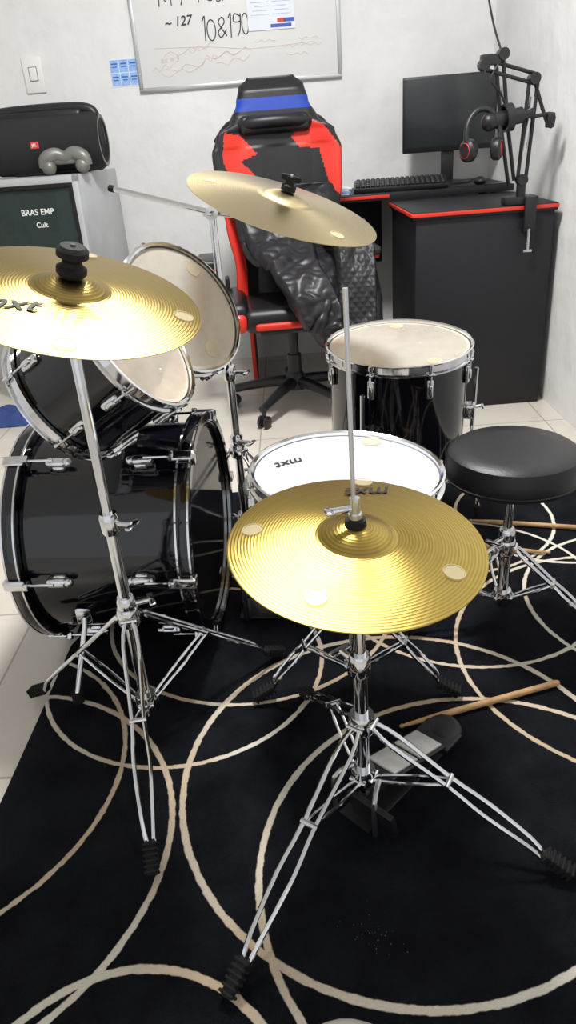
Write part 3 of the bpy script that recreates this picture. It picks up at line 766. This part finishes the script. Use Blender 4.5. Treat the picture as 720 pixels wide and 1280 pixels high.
# ------------------------------------------------------------------ gaming chair
def interp(tab, h):
    for (a, b_), (c, d_) in zip(tab, tab[1:]):
        if a <= h <= c: t = (h-a)/(c-a); t = t*t*(3-2*t); return b_+(d_-b_)*t
    return tab[0][1] if h < tab[0][0] else tab[-1][1]
def inpoly(x, y, P):
    c = False; n = len(P)
    for i in range(n):
        x1, y1 = P[i]; x2, y2 = P[i-1]
        if (y1 > y) != (y2 > y) and x < (x2-x1)*(y-y1)/(y2-y1)+x1: c = not c
    return c
PR = [(.24, 1.13), (.50, 1.20), (.75, 1.165), (1.01, 1.07), (1.01, .88), (.80, .92), (.66, 1.08), (.36, 1.09)]
PL = [(-.78, 1.165), (-.54, 1.15), (-.30, 1.075), (-.56, 1.05), (-.34, .985), (-.74, .97), (-.84, 1.06)]
def build_chair():
    b = B(); WT = [(.46, .235), (.62, .225), (.80, .25), (.95, .275), (1.08, .28), (1.15, .255), (1.20, .19), (1.27, .155), (1.33, .14), (1.365, .10)]
    nr = 150; nc = 110; vs = []; fs = []; ms = []
    def yb(h): return .20+.14*(h-.5)
    for i in range(nr+1):
        h = .46+(1.365-.46)*i/nr; w = interp(WT, h); th = .055*min(1, max(.25, (1.375-h)/.06))
        for k in range(nc):
            t = -1+2*k/(nc-1); bol = .055*max(0, (abs(t)-.55)/.45)**1.2*(1 if h < 1.17 else max(0, 1-(h-1.17)/.05))
            edge = math.sqrt(max(0, 1-abs(t)**8))
            dent = .008*math.cos(t*9)*(h < 1.1)
            vs.append((t*w, yb(h)-th*(.35+.65*edge)-bol+dent*.4, h))
        for k in range(nc):
            t = 1-2*k/(nc-1); edge = math.sqrt(max(0, 1-abs(t)**6)); vs.append((t*w*.99, yb(h)+.02+.03*edge*min(1, (1.375-h)/.06), h))
    W = 2*nc
    for i in range(nr):
        h = .46+(1.365-.46)*(i+.5)/nr
        for k in range(W):
            k2 = (k+1) % W; fs.append([i*W+k, i*W+k2, (i+1)*W+k2, (i+1)*W+k])
            m = LEATHER
            if k < nc-1:
                t = -1+2*(k+.5)/(nc-1); a = abs(t)
                tt = t*interp(WT, h)/.28
                if inpoly(tt, h, PR) or inpoly(tt, h, PL): m = REDL
                if .5 < h < .85 and a > .78: m = REDL
                if 1.238 < h < 1.288: m = BLUEB
            ms.append(m)
    fs.append([k for k in range(W)][::-1]); ms.append(LEATHER); fs.append([nr*W+k for k in range(W)]); ms.append(LEATHER)
    b.add(vs, fs, ms)
    b.cbox((0, yb(1.2)-.065, 1.185), (.30, .05, .075), LEATHER, .022, segs=4, rx=-.12)
    b.path([(-.175, yb(1.2)-.0, 1.17), (-.12, yb(1.2)-.07, 1.19), (0, yb(1.2)-.095, 1.195), (.12, yb(1.2)-.07, 1.19), (.19, yb(1.2)-.0, 1.17)], .026, LEATHER, 12, 5)
    for g in (-1, 1):
        b.path([(g*.12, yb(1.2)-.03, 1.22), (g*.20, yb(1.2)-.02, 1.19), (g*.255, yb(1.2)+.02, 1.13)], .014, LEATHER, 8, 3)
    b.cbox((0, .0, .455), (.44, .46, .10), LEATHER, .04, segs=5)
    for g in (-1, 1):
        b.cbox((g*.235, .0, .475), (.09, .45, .12), LEATHER, .04, segs=5)
        b.cbox((g*.245, -.205, .455), (.085, .07, .085), REDL, .03, segs=4)
        b.cbox((g*.282, .03, .49), (.012, .34, .05), REDL, .005)
    b.cbox((0, -.228, .435), (.34, .03, .03), REDL, .012, segs=4)
    b.cbox((0, .02, .39), (.30, .30, .03), BLACKP, .006)
    for g in (-1, 1):
        b.path([(g*.27, .05, .42), (g*.34, .05, .43), (g*.345, .05, .50), (g*.345, .04, .66)], .017, BLACKP, 10, 3)
        b.cbox((g*.345, .045, .58), (.045, .07, .12), BLACKP, .01)
        b.cbox((g*.345, .0, .685), (.085, .26, .032), BLACKP, .014, segs=3)
        b.cbox((g*.348, .0, .664), (.065, .20, .025), REDL, .006)
        b.cbox((g*.347, -.0, .60), (.035, .045, .10), REDL, .01)
    for g in (-1, 1): b.cbox((g*.27, .20, .50), (.02, .10, .16), BLACKP, .008)
    b.tube((0, 0, .12), (0, 0, .25), .032, BLACKP); b.tube((0, 0, .25), (0, 0, .39), .022, BLACKP); b.lathe([(0, .09), (.05, .09), (.045, .15), (.033, .17), (0, .17)], BLACKP, seg=24)
    for k in range(5):
        a = math.radians(236+72*k); c, s = math.cos(a), math.sin(a)
        b.path([(c*.02, s*.02, .125), (c*.15, s*.15, .115), (c*.31, s*.31, .085)], lambda t: .028-.009*t, BLACKP, 10, 4)
        b.tube((c*.305, s*.305, .09), (c*.305, s*.305, .05), .009, BLACKP)
        for g in (-1, 1):
            ctr = V((c*.305-s*g*.016, s*.305+c*g*.016, .028)); ax = V((-s*g, c*g, 0))
            b.lathe([(0, -.009), (.022, -.009), (.028, -.005), (.028, .005), (.022, .009), (0, .009)], BLACKP, frame(ctr, ax), 20)
    return b
MC = Matrix.Translation((.085, 3.30, 0)) @ Matrix.Rotation(math.radians(3), 4, 'Z')
build_chair().finish('gaming_chair', MC)

def quiltmat():
    m = mat('quilted_jacket', (.016, .016, .018), .48, spec=.45)
    N = m.node_tree.nodes; L = m.node_tree.links; p = N['Principled BSDF']; tc = N.new('ShaderNodeTexCoord')
    outs = []
    for a in (40, -40):
        mp = N.new('ShaderNodeMapping'); mp.inputs['Rotation'].default_value = (0, math.radians(a), 0)
        w = N.new('ShaderNodeTexWave'); w.inputs['Scale'].default_value = 13
        L.new(tc.outputs['Object'], mp.inputs[0]); L.new(mp.outputs[0], w.inputs['Vector']); outs.append(w)
    mn_ = N.new('ShaderNodeMath'); mn_.operation = 'MINIMUM'; L.new(outs[0].outputs['Fac'], mn_.inputs[0]); L.new(outs[1].outputs['Fac'], mn_.inputs[1])
    b = N.new('ShaderNodeBump'); b.inputs['Strength'].default_value = .45; b.inputs['Distance'].default_value = .005
    L.new(mn_.outputs[0], b.inputs['Height']); L.new(b.outputs['Normal'], p.inputs['Normal'])
    return m
QUILT = quiltmat()
def sheet(b, spine, xl, xr, m, nu, nv, fold, off=.02, seed=0, tuck=.03, freq=15):
    vs = []
    for j in range(nv+1):
        v = j/nv; t = v*(len(spine)-1); k = min(int(t), len(spine)-2); f = t-k
        P = [V((0, *spine[max(0, min(len(spine)-1, q))])) for q in (k-1, k, k+1, k+2)]
        a_, b_, c_, d_ = P
        p0 = .5*((2*b_)+(-a_+c_)*f+(2*a_-5*b_+4*c_-d_)*f*f+(-a_+3*b_-3*c_+d_)*f**3)
        tg = (c_-b_).normalized(); nrm = V((0, tg.z, -tg.y))
        if nrm.y > 0: nrm = -nrm
        nrm = (nrm+V((0, -.3, .3))).normalized()
        for i in range(nu+1):
            u = i/nu; x = xl(v)+(xr(v)-xl(v))*u
            wx = noise.noise(V((x*3.0, v*2.2, seed)))
            ph = (x+v*.34)*freq+wx*6
            amp = .7+1.0*noise.noise(V((x*4, v*4, seed+3)))
            cr = abs(noise.noise(V((x*15+v*6, v*13-x*7, seed+11))))
            w = fold*(.5*math.sin(ph)+.25*math.sin(ph*2.3+1.2+v*3))*amp + .4*fold*noise.noise(V((x*9+v*5, v*7, seed+7))) + .5*fold*(cr-.2)
            e = min(u, 1-u); drop = -tuck*max(0, 1-e/.10)**2
            vs.append(V((x, p0.y, p0.z))+nrm*(w+off+drop))
    b.add(vs, [[j*(nu+1)+i, j*(nu+1)+i+1, (j+1)*(nu+1)+i+1, (j+1)*(nu+1)+i] for j in range(nv) for i in range(nu)], m)
def build_jacket():
    b = B()
    body = [(.13, .94), (.12, .84), (.075, .73), (-.01, .665), (-.11, .62), (-.20, .585), (-.268, .52), (-.288, .43), (-.288, .345)]
    sheet(b, body, lambda v: -.265+.35*v**1.1+.014*math.sin(v*14), lambda v: .22+.13*math.sin(min(1, v*1.5)*math.pi/2), JACKET, 110, 150, .036, .034, 1, .03, 20)
    flap = [(.09, .80), (.0, .72), (-.10, .668), (-.19, .635), (-.265, .575), (-.305, .50), (-.312, .42)]
    sheet(b, flap, lambda v: -.20+.23*v, lambda v: .09+.10*v+.014*math.sin(v*10), JACKET, 80, 100, .028, .036, 5, .045, 26)
    q = [(.04, .77), (-.06, .765), (-.16, .73), (-.24, .66), (-.290, .55), (-.312, .43), (-.305, .31)]
    sheet(b, q, lambda v: .13+.03*math.sin(v*4)+.03*v, lambda v: .35-.04*v*v, QUILT, 40, 60, .024, .037, 9, .06)
    o = b.finish('black_jacket', MC, ang=80)
    s = o.modifiers.new('thick', 'SOLIDIFY'); s.thickness = .004
build_jacket()

# ------------------------------------------------------------------ ceiling lamp + lighting
b = B(); lx, ly = .0, 2.15
b.lathe([(0, ZC-.001), (.20, ZC-.001), (.20, ZC-.03), (.18, ZC-.035)], WHITEP, Matrix.Translation((lx, ly, 0)), 48)
b.lathe([(.185, ZC-.034), (.15, ZC-.05), (0, ZC-.055)], mat('lamp_diffuser', (.9, .9, .9), .4, emit=(1, .99, .97), estr=6), Matrix.Translation((lx, ly, 0)), 48)
b.finish('ceiling_lamp')
ld = bpy.data.lights.new('ceiling_lamp_light', 'AREA'); ld.shape = 'DISK'; ld.size = .42; ld.energy = 74; ld.color = (1, .995, .985)
lo = bpy.data.objects.new('ceiling_lamp_light', ld); lo.location = (lx, ly, ZC-.07); col.objects.link(lo)
w = bpy.data.worlds.new('World'); sc.world = w; w.use_nodes = True
w.node_tree.nodes['Background'].inputs[0].default_value = (.93, .96, 1, 1); w.node_tree.nodes['Background'].inputs[1].default_value = .85

# ------------------------------------------------------------------ camera
th = math.radians(27.4); rl = math.radians(4.5)
F = V((0, math.cos(th), -math.sin(th))); R0 = V((1, 0, 0)); Dn = V((0, -math.sin(th), -math.cos(th)))
right = R0*math.cos(rl)+Dn*math.sin(rl); down = -R0*math.sin(rl)+Dn*math.cos(rl)
Mcam = Matrix((right, -down, -F)).transposed().to_4x4(); Mcam.translation = V((0, 0, 1.15))
cd = bpy.data.cameras.new('camera'); cd.sensor_fit = 'VERTICAL'; cd.sensor_height = 36; cd.lens = 36*914/1280; cd.clip_start = .02
co = bpy.data.objects.new('camera', cd); col.objects.link(co); co.matrix_world = Mcam; sc.camera = co
try: sc.view_settings.view_transform = 'Standard'
except Exception: pass
